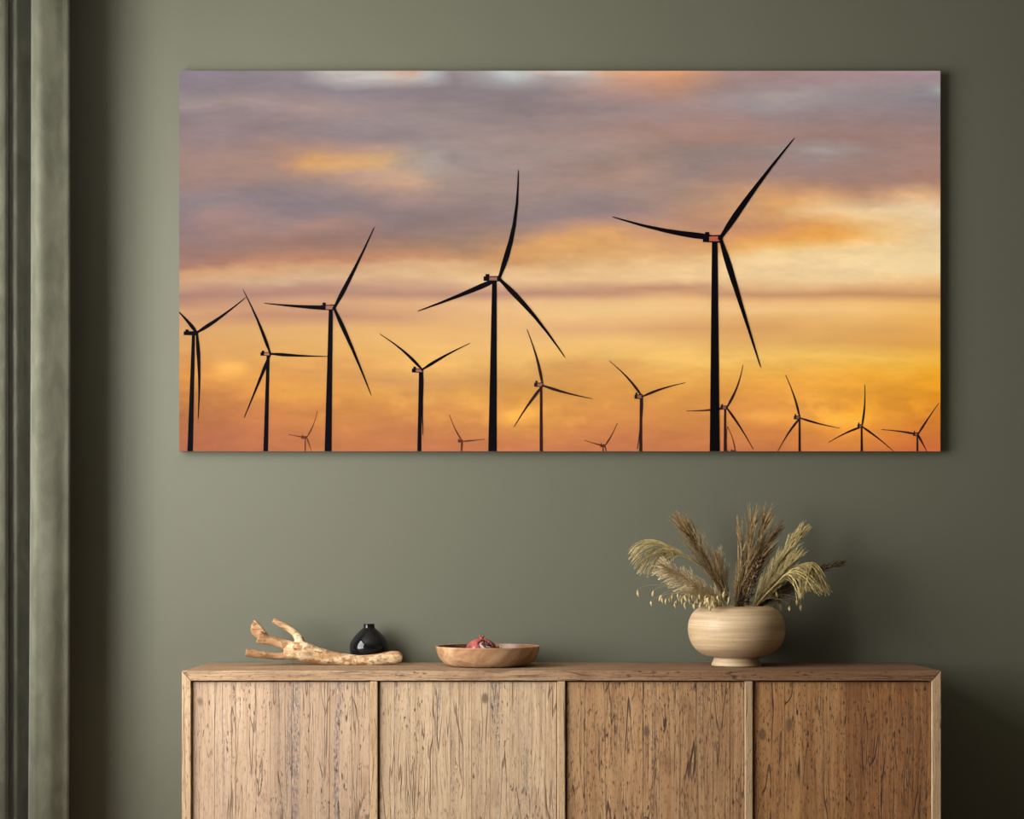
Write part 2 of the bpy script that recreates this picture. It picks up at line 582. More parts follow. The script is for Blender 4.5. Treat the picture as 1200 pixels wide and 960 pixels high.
# printed colours by row, at a few columns (px, rgb); the rest is interpolated
sky = {
    83: [(210, 148, 134, 146), (350, 158, 145, 152), (385, 205, 196, 192), (440, 212, 204, 200), (480, 222, 175, 150), (500, 200, 202, 204), (525, 160, 145, 146), (560, 180, 172, 172), (590, 208, 214, 212), (640, 222, 196, 180), (675, 212, 212, 210), (715, 222, 172, 138), (790, 226, 160, 118), (850, 178, 144, 138), (1102, 160, 138, 146)],
    92: [(210, 146, 132, 144), (350, 152, 140, 148), (390, 196, 186, 184), (440, 206, 198, 194), (470, 206, 186, 176), (500, 186, 182, 184), (530, 150, 136, 140), (575, 172, 168, 170), (600, 202, 206, 206), (640, 176, 162, 160), (690, 186, 168, 160), (730, 200, 154, 130), (790, 208, 152, 122), (860, 168, 140, 138), (1102, 158, 138, 144)],
    108: [(210, 150, 136, 142), (260, 156, 140, 144), (390, 144, 132, 140), (480, 148, 134, 138), (570, 142, 129, 134), (640, 144, 130, 134), (720, 176, 142, 132), (780, 180, 140, 126), (840, 160, 140, 138), (900, 170, 156, 156), (950, 168, 156, 156), (1020, 158, 142, 146), (1080, 150, 142, 146), (1102, 164, 166, 168)],
    120: [(210, 166, 148, 146), (290, 170, 150, 146), (350, 158, 140, 142), (450, 148, 134, 138), (600, 146, 131, 134), (700, 156, 136, 136), (800, 166, 138, 134), (880, 156, 144, 146), (950, 160, 148, 150), (1060, 140, 130, 136), (1102, 142, 136, 142)],
    132: [(210, 142, 126, 132), (280, 154, 136, 138), (350, 168, 144, 140), (430, 160, 142, 142), (520, 156, 140, 140), (620, 148, 132, 133), (720, 160, 138, 136), (850, 164, 138, 134), (950, 152, 134, 136), (1060, 142, 127, 132), (1102, 144, 128, 132)],
    148: [(210, 146, 128, 130), (300, 150, 131, 132), (400, 150, 134, 138), (500, 158, 142, 140), (600, 154, 136, 134), (700, 160, 136, 132), (800, 168, 132, 122), (900, 164, 134, 128), (1000, 152, 128, 126), (1102, 150, 126, 124)],
    160: [(210, 152, 130, 130), (300, 152, 132, 133), (400, 144, 129, 134), (480, 150, 134, 135), (600, 162, 140, 136), (720, 166, 138, 130), (830, 170, 134, 124), (930, 160, 130, 124), (1020, 158, 128, 122), (1102, 156, 126, 120)],
    175: [(210, 160, 134, 130), (300, 166, 137, 130), (355, 172, 140, 130), (400, 186, 146, 124), (450, 170, 143, 132), (490, 154, 140, 138), (560, 158, 140, 136), (660, 158, 138, 133), (750, 162, 136, 128), (850, 150, 130, 126), (930, 160, 142, 138), (958, 164, 149, 145), (1000, 156, 134, 130), (1102, 160, 128, 120)],
    190: [(210, 166, 136, 130), (310, 176, 141, 128), (350, 204, 154, 118), (375, 228, 170, 112), (420, 222, 172, 124), (460, 216, 170, 128), (485, 176, 156, 146), (510, 172, 160, 154), (540, 152, 138, 136), (640, 160, 136, 130), (740, 168, 138, 126), (810, 146, 126, 122), (880, 156, 130, 124), (950, 154, 134, 132), (1020, 160, 130, 122), (1102, 164, 130, 120)],
    205: [(210, 166, 136, 128), (300, 172, 140, 128), (370, 192, 152, 128), (430, 188, 154, 138), (470, 200, 164, 140), (500, 176, 156, 146), (560, 154, 136, 132), (650, 158, 134, 128), (740, 176, 144, 128), (800, 152, 130, 124), (860, 166, 134, 122), (920, 160, 132, 126), (1000, 158, 128, 120), (1102, 166, 128, 116)],
    215: [(210, 160, 132, 128), (300, 160, 136, 130), (380, 164, 140, 134), (440, 194, 156, 136), (470, 204, 164, 138), (510, 164, 142, 134), (600, 162, 138, 132), (700, 168, 138, 126), (800, 160, 134, 124), (880, 196, 150, 116), (930, 182, 140, 118), (1000, 160, 128, 118), (1060, 166, 130, 116), (1102, 170, 130, 114)],
    232: [(210, 142, 128, 132), (320, 138, 124, 130), (420, 146, 128, 130), (480, 168, 140, 132), (540, 152, 132, 128), (620, 158, 136, 130), (700, 152, 134, 132), (780, 166, 136, 124), (850, 196, 150, 116), (910, 228, 168, 106), (970, 216, 164, 118), (1020, 184, 140, 114), (1070, 224, 178, 132), (1102, 206, 160, 124)],
    250: [(210, 148, 127, 130), (240, 168, 134, 128), (280, 160, 130, 128), (340, 138, 122, 126), (430, 140, 122, 124), (540, 148, 126, 124), (620, 144, 128, 130), (700, 146, 126, 128), (780, 166, 134, 124), (840, 188, 142, 114), (900, 214, 160, 108), (960, 232, 194, 144), (1020, 236, 206, 162), (1102, 236, 210, 174)],
    265: [(210, 150, 126, 126), (260, 158, 128, 122), (330, 160, 128, 120), (390, 168, 132, 120), (450, 144, 122, 120), (540, 150, 126, 120), (600, 166, 134, 118), (650, 184, 142, 116), (720, 176, 138, 120), (790, 190, 144, 114), (850, 178, 132, 112), (910, 200, 142, 98), (970, 224, 160, 88), (1030, 236, 196, 140), (1102, 238, 206, 158)],
    280: [(210, 146, 120, 118), (330, 156, 122, 112), (430, 152, 120, 112), (540, 156, 126, 112), (590, 182, 140, 108), (630, 216, 160, 104), (700, 220, 164, 104), (760, 202, 150, 108), (830, 200, 146, 108), (900, 222, 156, 86), (970, 232, 164, 80), (1020, 236, 186, 118), (1060, 240, 206, 154), (1102, 240, 212, 166)],
    293: [(210, 152, 118, 110), (330, 158, 120, 106), (430, 166, 126, 106), (540, 172, 134, 106), (600, 208, 152, 100), (660, 222, 166, 104), (720, 220, 168, 112), (780, 208, 158, 112), (850, 226, 164, 96), (920, 236, 188, 118), (1000, 240, 206, 150), (1102, 240, 212, 164)],
    305: [(210, 168, 122, 106), (330, 180, 128, 102), (430, 186, 132, 102), (540, 192, 144, 106), (620, 214, 164, 110), (700, 226, 178, 122), (780, 226, 180, 128), (860, 234, 196, 142), (950, 240, 208, 156), (1102, 241, 213, 164)],
    314: [(210, 204, 154, 114), (330, 206, 158, 118), (430, 208, 162, 124), (540, 220, 176, 130), (700, 230, 188, 136), (850, 236, 200, 150), (1102, 241, 214, 166)],
    328: [(210, 204, 160, 124), (330, 212, 176, 140), (430, 214, 176, 136), (540, 222, 184, 138), (700, 230, 192, 142), (850, 236, 200, 150), (990, 238, 204, 154), (1040, 238, 200, 146), (1102, 230, 184, 126)],
    338: [(210, 192, 148, 122), (330, 186, 142, 124), (430, 190, 146, 124), (540, 204, 160, 128), (640, 212, 168, 130), (720, 200, 152, 122), (780, 186, 136, 108), (850, 214, 168, 124), (950, 224, 178, 128), (1102, 216, 164, 112)],
    345: [(210, 174, 130, 116), (330, 180, 136, 120), (430, 184, 140, 120), (540, 182, 138, 118), (640, 184, 138, 116), (720, 194, 146, 116), (780, 212, 164, 122), (850, 196, 146, 110), (950, 200, 148, 108), (1102, 200, 146, 98)],
    355: [(210, 190, 142, 116), (330, 206, 156, 122), (430, 216, 166, 124), (540, 226, 178, 130), (640, 228, 182, 132), (780, 236, 190, 130), (900, 236, 186, 126), (1000, 238, 188, 120), (1102, 238, 184, 106)],
    364: [(210, 212, 160, 118), (280, 206, 154, 118), (400, 204, 154, 120), (480, 214, 164, 120), (560, 230, 182, 130), (700, 236, 194, 138), (850, 238, 196, 136), (1000, 240, 194, 128), (1102, 240, 188, 110)],
    372: [(210, 210, 156, 112), (280, 196, 144, 114), (380, 192, 142, 114), (470, 202, 152, 116), (530, 224, 174, 122), (660, 236, 192, 132), (780, 236, 188, 126), (880, 228, 176, 114), (1000, 234, 182, 112), (1102, 238, 180, 98)],
    386: [(210, 218, 164, 106), (330, 224, 172, 112), (480, 230, 178, 114), (600, 228, 178, 120), (660, 220, 170, 120), (720, 224, 172, 118), (800, 214, 162, 108), (900, 216, 160, 98), (960, 228, 174, 104), (1050, 220, 164, 92), (1102, 230, 170, 88)],
    402: [(210, 218, 160, 98), (330, 226, 172, 104), (480, 234, 182, 112), (620, 236, 186, 118), (760, 238, 190, 116), (850, 226, 172, 104), (950, 224, 170, 98), (1050, 222, 162, 86), (1102, 224, 162, 76)],
    420: [(210, 212, 152, 90), (330, 226, 168, 96), (480, 232, 178, 102), (620, 236, 184, 108), (760, 240, 190, 108), (900, 244, 194, 104), (1020, 244, 192, 92), (1102, 242, 182, 64)],
    432: [(210, 206, 142, 82), (250, 212, 148, 84), (278, 234, 170, 92), (300, 222, 158, 86), (400, 220, 160, 92), (480, 222, 166, 96), (600, 226, 172, 100), (680, 216, 158, 92), (800, 236, 180, 96), (950, 242, 184, 88), (1050, 236, 172, 64), (1102, 232, 160, 36)],
    446: [(210, 212, 142, 72), (280, 226, 158, 80), (350, 220, 154, 82), (420, 204, 148, 88), (500, 204, 148, 88), (600, 216, 158, 90), (680, 212, 152, 84), (760, 222, 162, 86), (880, 232, 170, 80), (1000, 236, 168, 66), (1102, 230, 154, 34)],
    462: [(210, 204, 134, 70), (260, 208, 138, 74), (340, 222, 152, 76), (420, 220, 156, 80), (500, 212, 150, 84), (600, 220, 156, 80), (700, 222, 156, 80), (820, 224, 156, 76), (950, 226, 156, 66), (1040, 228, 154, 52), (1102, 226, 146, 36)],
    482: [(210, 188, 118, 72), (300, 204, 130, 74), (400, 212, 140, 74), (500, 210, 142, 78), (620, 218, 150, 76), (720, 214, 144, 76), (820, 212, 142, 74), (930, 222, 150, 70), (1030, 228, 150, 52), (1102, 222, 138, 40)],
    500: [(210, 184, 112, 74), (300, 200, 124, 76), (400, 208, 134, 76), (500, 204, 132, 78), (620, 214, 142, 76), (740, 206, 132, 76), (860, 214, 138, 72), (980, 224, 146, 62), (1060, 218, 132, 50), (1102, 212, 124, 46)],
    529: [(210, 182, 106, 80), (300, 194, 114, 80), (400, 200, 122, 78), (500, 198, 120, 80), (620, 202, 124, 80), (740, 198, 118, 80), (860, 202, 120, 76), (980, 206, 122, 66), (1102, 200, 104, 58)],
}
rows = sorted(sky)
NXG, NZG = 520, 260
nrng = np.random.default_rng(11)


def vnoise(nx, nz, gx, gz):
    g = nrng.random((gz + 3, gx + 3))
    x = np.linspace(0, gx, nx)
    z = np.linspace(0, gz, nz)
    xi, zi = x.astype(int), z.astype(int)
    fx, fz = x - xi, z - zi
    fx, fz = fx * fx * (3 - 2 * fx), fz * fz * (3 - 2 * fz)
    a = g[np.ix_(zi, xi)] * (1 - fx) + g[np.ix_(zi, xi + 1)] * fx
    b = g[np.ix_(zi + 1, xi)] * (1 - fx) + g[np.ix_(zi + 1, xi + 1)] * fx
    return a * (1 - fz[:, None]) + b * fz[:, None]


def fbm(gx, gz, octs=5, gain=0.55):
    t, amp, tot = 0, 1.0, 0
    for o in range(octs):
        t = t + amp * (vnoise(NXG, NZG, gx * 2 ** o, gz * 2 ** o) - 0.5)
        tot += amp
        amp *= gain
    return t / tot * 2


gu = np.linspace(210, 1102, NXG)
gv = np.linspace(83, 529, NZG)
table = np.array([[[np.interp(c, [q[0] for q in sky[r]], [q[1 + ch] for q in sky[r]]) for ch in range(3)] for c in gu] for r in rows])
U, V = np.meshgrid(gu, gv)
calm = np.clip((V - 318) / 30, 0, 1) * np.clip((425 - V) / 30, 0, 1)       # the smooth pale band
top = np.clip((V - 83) / 40, 0.25, 1)
wu = U + 40 * fbm(9, 10, 6, .65) * (1 - 0.5 * calm) * top
wv_ = V + (13 * fbm(9, 12, 6, .62) * (1 - 0.85 * calm) + 4.0 * fbm(6, 5)) * top
wu, wv_ = np.clip(wu, 210, 1102), np.clip(wv_, 83, 529)
ri = np.clip(np.searchsorted(rows, wv_) - 1, 0, len(rows) - 2)
ra = np.asarray(rows, float)
ft = (wv_ - ra[ri]) / (ra[ri + 1] - ra[ri])
ci = np.clip(np.round((wu - 210) / 892 * (NXG - 1)).astype(int), 0, NXG - 1)
rgb = table[ri, ci] * (1 - ft[..., None]) + table[ri + 1, ci] * ft[..., None]
lum = 1 + (0.10 * fbm(9, 20, 5, 0.75)) * (1 - 0.75 * calm)
rgb = rgb * lum[..., None]
# small bright cloud tops in the lower sky
puff = np.clip(fbm(16, 13, 5, 0.6) * 1.9 - 0.12, 0, 1) * np.exp(-((V - 485) / 26) ** 2)
rgb = rgb + puff[..., None] * np.array([26, 26, 4])
for (bx, by, rx, ry, dr, dg, db) in [(990, 492, 60, 8, 14, 16, 4), (890, 488, 30, 7, 14, 16, 4), (275, 432, 16, 9, 14, 14, 4), (608, 486, 22, 9, 16, 18, 2), (957, 176, 16, 4, 10, 14, 16), (420, 186, 50, 8, 10, 8, -6), (560, 328, 60, 7, 4, 5, 6)]:
    q = np.exp(-(((U - bx) / rx) ** 2 + ((V - by) / ry) ** 2)) * (1 + 0.8 * fbm(22, 20, 4))
    rgb = rgb + q[..., None] * np.array([dr, dg, db])
rgb = np.clip(rgb, 10, 252)
# light compensation painted into the print: darker left, brighter right, against the window falloff
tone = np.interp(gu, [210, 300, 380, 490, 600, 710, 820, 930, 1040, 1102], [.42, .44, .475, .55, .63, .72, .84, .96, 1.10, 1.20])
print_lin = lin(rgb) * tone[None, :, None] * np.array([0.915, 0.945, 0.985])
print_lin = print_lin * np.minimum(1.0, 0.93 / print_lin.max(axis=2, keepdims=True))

wp = thing('wall_print', ((PX0 + PX1) / 2, 0, PZ0), 'wide frameless print of wind turbines against an orange sunset sky, hung on wall', 'wall art')
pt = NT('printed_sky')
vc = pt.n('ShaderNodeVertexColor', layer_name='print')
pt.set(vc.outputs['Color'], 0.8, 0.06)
pv = [(PX0 + (PX1 - PX0) * i / (NXG - 1), PY_F, PZ1 + (PZ0 - PZ1) * j / (NZG - 1)) for j in range(NZG) for i in range(NXG)]
pf = [(j * NXG + i, (j + 1) * NXG + i, (j + 1) * NXG + i + 1, j * NXG + i + 1) for j in range(NZG - 1) for i in range(NXG - 1)]
face = MB().add(pv, pf).build('printed_face', pt.m, wp)
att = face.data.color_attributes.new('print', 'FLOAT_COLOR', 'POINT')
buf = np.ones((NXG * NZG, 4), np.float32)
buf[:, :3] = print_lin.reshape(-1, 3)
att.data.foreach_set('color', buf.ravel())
MB().box(PX0, PX1, PY_F + 0.0002, PY_B, PZ0, PZ1).build('panel', mat_plain('print_panel_edge', (0.25, 0.2, 0.17, 1), 0.5), wp)
for zc in (PZ0 + 0.25, PZ1 - 0.25):
    MB().box(PX0 + 0.3, PX1 - 0.3, PY_B, 0, zc - 0.02, zc + 0.02).build('cleat', M['carcass'], wp)

ink_dark = mat_plain('turbine_ink_dark', L3(14, 11, 16), 0.9, 0.02, 0.1)
ink_brown = mat_plain('turbine_ink_brown', L3(84, 46, 36), 0.9, 0.02, 0.1)
ink_mid = mat_plain('turbine_ink_plum', L3(50, 30, 32), 0.9, 0.02, 0.1)
ink_red = mat_plain('nacelle_ink_red', L3(190, 98, 76), 0.9, 0.02, 0.1)
ink_pink = mat_plain('nacelle_ink_pink', L3(140, 96, 84), 0.9, 0.02, 0.1)
layer = [0]


def clip_poly(poly):
    """keep the part of a pixel polygon that lies on the print"""
    for ax_, lim, sgn in ((0, 210, 1), (0, 1102, -1), (1, 83, 1), (1, 529, -1)):
        out = []
        for i in range(len(poly)):
            a, b = poly[i], poly[(i + 1) % len(poly)]
            da, db = (a[ax_] - lim) * sgn, (b[ax_] - lim) * sgn
            if da >= 0:
                out.append(a)
            if da * db < 0:
                t = da / (da - db)
                out.append((a[0] + (b[0] - a[0]) * t, a[1] + (b[1] - a[1]) * t))
        poly = out
        if len(poly) < 3:
            return []
    return poly


def ink(name, polys, mat, parent):
    layer[0] += 1
    y = PY_F - 0.00015 - 0.000012 * layer[0]
    mb = MB()
    for poly in polys:
        poly = clip_poly(poly)
        if poly:
            area = sum(poly[i][0] * poly[(i + 1) % len(poly)][1] - poly[(i + 1) % len(poly)][0] * poly[i][1] for i in range(len(poly)))
            if area > 0:
                poly = poly[::-1]
            mb.add([P(a, b, PY_F) + Vector((0, y - PY_F, 0)) for a, b in poly], [tuple(range(len(poly)))])
    if mb.v:
        return mb.build(name, mat, parent)


def blade_polys(h, tip, wmax, bow=0.03):
    h, tip = np.array(h, float), np.array(tip, float)
    d = tip - h
    ln = np.hypot(*d)
    t = d / ln
    nrm = np.array([-t[1], t[0]])
    st = [(0, .62), (.06, .68), (.13, .92), (.22, 1.0), (.35, .86), (.5, .66), (.7, .44), (.88, .27), (.97, .18), (1, .08)]
    L_, R_ = [], []
    for s, w in st:
        c = h + d * s + nrm * bow * ln * math.sin(math.pi * s)
        w = max(w * wmax, 0.75 if s < 0.99 else 0.4)
        L_.append(tuple(c + nrm * w * 0.5))
        R_.append(tuple(c - nrm * w * 0.5))
    return [[L_[i], L_[i + 1], R_[i + 1], R_[i]] for i in range(len(st) - 1)]


# hub, nacelle (x0, x1, y0, y1), tower (x top, w top, x bottom, w bottom), tips, blade width, ink, nacelle ink, bows
turb = [
    ((359.5, 512.8), (353, 360, 511, 514.6), (357.8, 1.2, 357.6, 1.7), [(337.6, 509), (372, 481.5), (365.9, 531)], 1.7, ink_brown, None, (-.02, .05, .0)),
    ((541.9, 517.3), (536.6, 542.4, 515.3, 519), (540.9, 1.3, 540.7, 1.8), [(526.7, 486), (568, 514.7), (541, 535)], 1.8, ink_brown, None, (-.04, .01, 0)),
    ((708.8, 522.7), (703.4, 709, 520.6, 524.5), (706.8, 1.3, 706.6, 1.8), [(684.8, 516), (723.5, 496), (711.5, 532)], 1.8, ink_brown, None, (-.02, .03, 0)),
    ((851.6, 532), (850, 853, 530, 534), (852, 1, 852, 1), [(852.2, 500)], 1.3, ink_brown, None, (-.02,)),
    ((861.8, 531), (856, 862, 527.6, 530), (860, 1, 860, 1), [(852.4, 499.5)], 1.3, ink_brown, None, (.05,)),
    ((1075.5, 509.3), (1070, 1076, 506.6, 511.4), (1075, 1.9, 1075, 2.3), [(1100.4, 472.3), (1032.5, 503.5), (1086.5, 530)], 2.4, ink_mid, ink_pink, (-.01, .02, 0)),
    ((1010, 500), (1004.8, 1011, 497, 502.2), (1009.6, 2.0, 1009.8, 2.9), [(1013.3, 450.7), (970.7, 518.7), (1047.5, 529.4)], 2.5, ink_mid, ink_pink, (.03, .03, -.02)),
    ((937.3, 489.9), (930.2, 938, 487, 492), (936.8, 2.2, 937, 2.8), [(920.5, 439.5), (984.5, 502), (911.2, 529.2)], 2.6, ink_mid, ink_pink, (.03, .02, .03)),
    ((851.5, 478), (844.2, 852, 475.2, 480.4), (849.7, 2.4, 849.5, 3.2), [(870.7, 427.5), (804, 481.9), (882.7, 527)], 2.8, ink_mid, ink_pink, (.05, -.02, -.02)),
    ((752.5, 464.8), (743.5, 753, 462, 468), (751, 2.6, 750.8, 3.6), [(714, 423), (803.5, 448.5), (746.7, 526.7)], 3.0, ink_mid, ink_pink, (.04, -.03, -.02)),
    ((636, 452), (626, 636.6, 448.2, 454), (634, 2.8, 634.2, 3.8), [(617.3, 385.9), (694.7, 467.5), (601.9, 500.8)], 3.4, ink_mid, ink_pink, (.03, .02, .02)),
    ((494.7, 433.3), (482.7, 496, 431.6, 437.2), (492.6, 3.2, 491.3, 4.6), [(444.8, 391.5), (551.2, 402.1), (495.6, 510)], 3.6, ink_dark, ink_pink, (.04, -.02, .01)),
    ((316.8, 414.7), (305.3, 317.4, 412.6, 417.4), (314.2, 3.4, 311.3, 5.4), [(284.8, 339.5), (385, 417.9), (285.9, 490)], 3.8, ink_dark, ink_pink, (.02, .01, .0)),
    ((230.7, 390), (215.3, 231.6, 388, 393.4), (226.8, 3.6, 222.8, 6.4), [(288.4, 348.4), (205, 361), (232.2, 491)], 4.4, ink_dark, None, (.02, .02, -.02)),
    ((391.5, 361.3), (376, 392, 357, 364), (387.7, 4.6, 384.4, 8.0), [(309.3, 355.5), (438.7, 266), (435.2, 464)], 5.0, ink_dark, ink_pink, (-.01, .01, -.01)),
    ((584.8, 326.7), (566.7, 585.4, 323.4, 330), (579.3, 5.2, 577, 9.8), [(607.3, 199.3), (489, 365), (662.1, 419.2)], 6.2, ink_dark, ink_pink, (.05, -.01, -.03)),
    ((844, 279.3), (823.5, 844.6, 275.2, 284.8), (837.4, 6.4, 837.4, 11.6), [(930.7, 162), (717.3, 254.2), (891.2, 430.7)], 7.2, ink_dark, ink_red, (-.015, -.03, .0)),
]
for hub, nac, tow, tips, bw, ink_m, nac_m, bows in turb:
    root = None
    ty = (nac[2] + nac[3]) / 2
    root = ink('printed_turbine', [[(tow[0] - tow[1] / 2, ty), (tow[0] + tow[1] / 2, ty), (tow[2] + tow[3] / 2, 529), (tow[2] - tow[3] / 2, 529)]] if ty < 529 else
               [[(nac[0], 527.5), (nac[1], 527.5), (nac[1], 529), (nac[0], 529)]], ink_m, wp)
    for tip, bow in zip(tips, bows):
        ink('blade', blade_polys(hub, tip, bw, bow), ink_m, root)
    nw = nac[1] - nac[0]
    nh = nac[3] - nac[2]
    ink('nacelle', [[(nac[0], nac[2] + nh * .1), (nac[1], nac[2]), (nac[1], nac[3]), (nac[0], nac[3] - nh * .1)],
                    [(nac[0] + nw * .12, nac[2] - nh * .32), (nac[0] + nw * .36, nac[2] - nh * .32), (nac[0] + nw * .36, nac[2] + 0.5), (nac[0] + nw * .12, nac[2] + 0.5)]], ink_m, root)
    if nac_m:
        ink('nacelle_side', [[(nac[0] + nw * .36, nac[2] + nh * .22), (nac[1] - nw * .08, nac[2] + nh * .2), (nac[1] - nw * .08, nac[3] - nh * .2), (nac[0] + nw * .36, nac[3] - nh * .2)]], nac_m, root)
    n_ = 10
    ink('hub', [[(hub[0] + bw * .42 * math.cos(2 * math.pi * q / n_), hub[1] + bw * .42 * math.sin(2 * math.pi * q / n_)) for q in range(n_)]], ink_m, root)

# ------------------------------------------------------------------ driftwood
def mat_driftwood():
    t = NT('pale_driftwood')
    co = t.coords()
    sx = t.n('ShaderNodeSeparateXYZ')
    t.link(co, sx.inputs[0])
    a = t.noise(t.scaled(co, (14, 40, 40)), 1, 4, 0.6, 0.5)
    b = t.noise(t.scaled(co, (60, 120, 120)), 1, 4, 0.65)
    c_ = t.noise(co, 38, 3, 0.6, 0.8)
    pale = t.mix(t.step(a, 0.34, 0.66), L3(196, 150, 102), L3(238, 214, 174))
    pale = t.mix(t.math('MULTIPLY', t.step(c_, 0.48, 0.60), 0.85), pale, L3(172, 114, 66))
    pale = t.mix(t.math('MULTIPLY', t.step(b, 0.55, 0.65), 0.8), pale, L3(104, 64, 36))
    g = t.noise(t.scaled(co, (22, 130, 130)), 1, 4, 0.65, 0.4)
    tan = t.mix(t.step(a, 0.3, 0.7), L3(168, 122, 82), L3(210, 168, 124))
    tan = t.mix(t.math('MULTIPLY', t.step(g, 0.48, 0.66), 0.75), tan, L3(112, 72, 42))
    col = t.mix(t.step(t.math('MULTIPLY_ADD', c_, 0.04, sx.outputs[0]), -0.178, -0.112), tan, pale)
    t.bump(t.math('ADD', t.math('MULTIPLY_ADD', a, 0.6, b), g), 0.9, 0.005)
    return t.set(col, 0.65, 0.25)


M['drift'] = mat_driftwood()
M['limb'] = M['drift']
DY = -0.1455
dw = thing('driftwood_branch', (P(395, 0, DY).x, DY, SB_Z), 'pale forked driftwood branch lying on the sideboard before black vase', 'driftwood')


def branch(name, pts, mat, n=36, jit=0.10, ns=22, squash=None, seed=1, taper_end=True):
    """pts: (px, py, y, radius in px)"""
    rng = random.Random(seed)
    path, rad = [], []
    for q in smooth_path(pts, n):
        path.append(P(q[0], q[1], q[2]))
        rad.append(q[3] * S(q[2]))
    # round the ends a little
    mb = MB()
    p0 = path[0] + (path[0] - path[1]).normalized() * rad[0] * 0.12
    p1 = path[-1] + (path[-1] - path[-2]).normalized() * rad[-1] * 0.15
    path = [p0] + path + [p1]
    rad = [rad[0] * 0.86] + rad + [rad[-1] * 0.82]
    # low frequency lumps
    ph = [rng.uniform(0, 6.28) for _ in range(6)]
    o = mb.tube(path, rad, ns, True, 0, squash)
    for i in range(len(path)):
        for q in range(ns):
            a = 2 * math.pi * q / ns
            s = 1 + jit * (0.5 * math.sin(2 * a + ph[0] + i * 0.21) + 0.4 * math.sin(3 * a + ph[1] - i * 0.33) + 0.3 * math.sin(i * 0.7 + ph[2])) + jit * 0.35 * (rng.random() - 0.5)
            idx = i * ns + q
            p = Vector(mb.v[idx])
            mb.v[idx] = tuple(path[i] + (p - path[i]) * s)
    return mb.build(name, mat, dw, smooth=True)


branch('trunk', [(471, 771.5, DY, 4.2), (466, 770.6, DY, 6.6), (455, 771.5, DY, 7.4), (440, 773.3, DY, 6.9), (420, 774.2, DY, 6.7), (402, 773, DY, 7.0),
                 (388, 771, DY, 7.6), (372, 768, DY, 9.4), (357, 764.5, DY, 11.4), (346, 762.5, DY, 11.4), (339, 761.5, DY, 9.0), (334, 760.5, DY, 6)],
       M['drift'], 60, 0.10, 28, seed=3)
branch('limb', [(354, 759, DY, 6.5), (351, 751, DY + .004, 5.4), (346.5, 743.5, DY + .01, 4.4), (339, 737, DY + .014, 3.9), (330, 732, DY + .018, 3.7), (320.5, 727.3, DY + .02, 3.3)],
       M['limb'], 26, 0.08, 16, seed=4)
branch('limb', [(350, 761.5, DY + .008, 6.0), (343, 759, DY + .006, 7.2), (334, 756, DY + .002, 6.6), (324, 753, DY - .004, 5.6), (314, 750, DY - .006, 6.0), (308, 748, DY - .008, 6.6), (303.5, 746.4, DY - .01, 7.2)],
       M['limb'], 26, 0.10, 18, seed=5)
branch('limb', [(352, 766, DY + .004, 5.5), (344, 767.5, DY - .004, 5.6), (337, 768.6, DY - .012, 4.8), (325, 769.2, DY - .02, 3.9), (310, 767.8, DY - .026, 4.2), (298, 766, DY - .03, 4.7), (288.5, 764.6, DY - .034, 4.8)],
       M['limb'], 30, 0.08, 16, seed=6)
spl = MB()
poly = [(298.4, 725.2), (294.6, 732), (293.4, 738), (295.2, 743.2), (303.5, 749.5), (318, 753), (322, 749), (314, 743.4), (307.5, 735)]
yc, n_ = DY + 0.010, len(poly)
rngs = [(1.0, -0.002), (0.90, -0.011), (1.0, 0.010), (0.88, 0.017)]
cxp, cyp = sum(q[0] for q in poly) / n_, sum(q[1] for q in poly) / n_
order = [(0.80, -0.012), (1.0, -0.004), (1.0, 0.008), (0.82, 0.016)]
sv, sf = [], []
for sc_, dy in order:
    for a, b in poly:
        thin = 0.35 + 0.65 * min(1, max(0, (b - 724) / 22))
        sv.append(P(cxp + (a - cxp) * sc_, cyp + (b - cyp) * sc_, yc + dy * thin))
for r_ in range(3):
    for i in range(n_):
        j = (i + 1) % n_
        sf.append((r_ * n_ + i, r_ * n_ + j, (r_ + 1) * n_ + j, (r_ + 1) * n_ + i))
sf.append(tuple(reversed(range(n_))))
sf.append(tuple(range(3 * n_, 4 * n_)))
spl.add(sv, sf).build('splinter', M['limb'], dw, bevel=0.0015)

# ------------------------------------------------------------------ small black vase
def lathe_px(name, prof, pxc, y, mat, parent, n=72, sub=1):
    """prof: (radius px, py) silhouette from the bottom up"""
    c = P(pxc, 0, y)
    pr = [(r * S(y), P(pxc, py, y).z) for r, py in prof]
    return MB().lathe(pr, (c.x, y), n).build(name, mat, parent, smooth=True, sub=sub)


gl = NT('black_glaze')
gl.set((0.005, 0.005, 0.006, 1), 0.09, 0.32)
BV_Y = -0.066
zb = HY + (CAM_Z - SB_Z) / S(BV_Y)        # image row of the table top there
bv = thing('bud_vase', (P(432.5, 0, BV_Y).x, BV_Y, SB_Z), 'small glossy black bottle vase with short neck behind the driftwood', 'vase')
lathe_px('body', [(0, zb), (14, zb), (16.5, zb - .4), (19.5, zb - 4), (22, zb - 10), (23, 759), (22.6, 755), (20.8, 750.5), (17.6, 746), (13.4, 741.5), (9.4, 738), (6.9, 735.8)],
         432.5, BV_Y, gl.m, bv)
lathe_px('neck', [(6.9, 735.9), (6.5, 734.5), (6.4, 732.4), (6.7, 731.5), (6.3, 731.1), (5.2, 731.4), (4.9, 733), (4.9, 742), (0, 744)], 432.5, BV_Y, gl.m, bv)

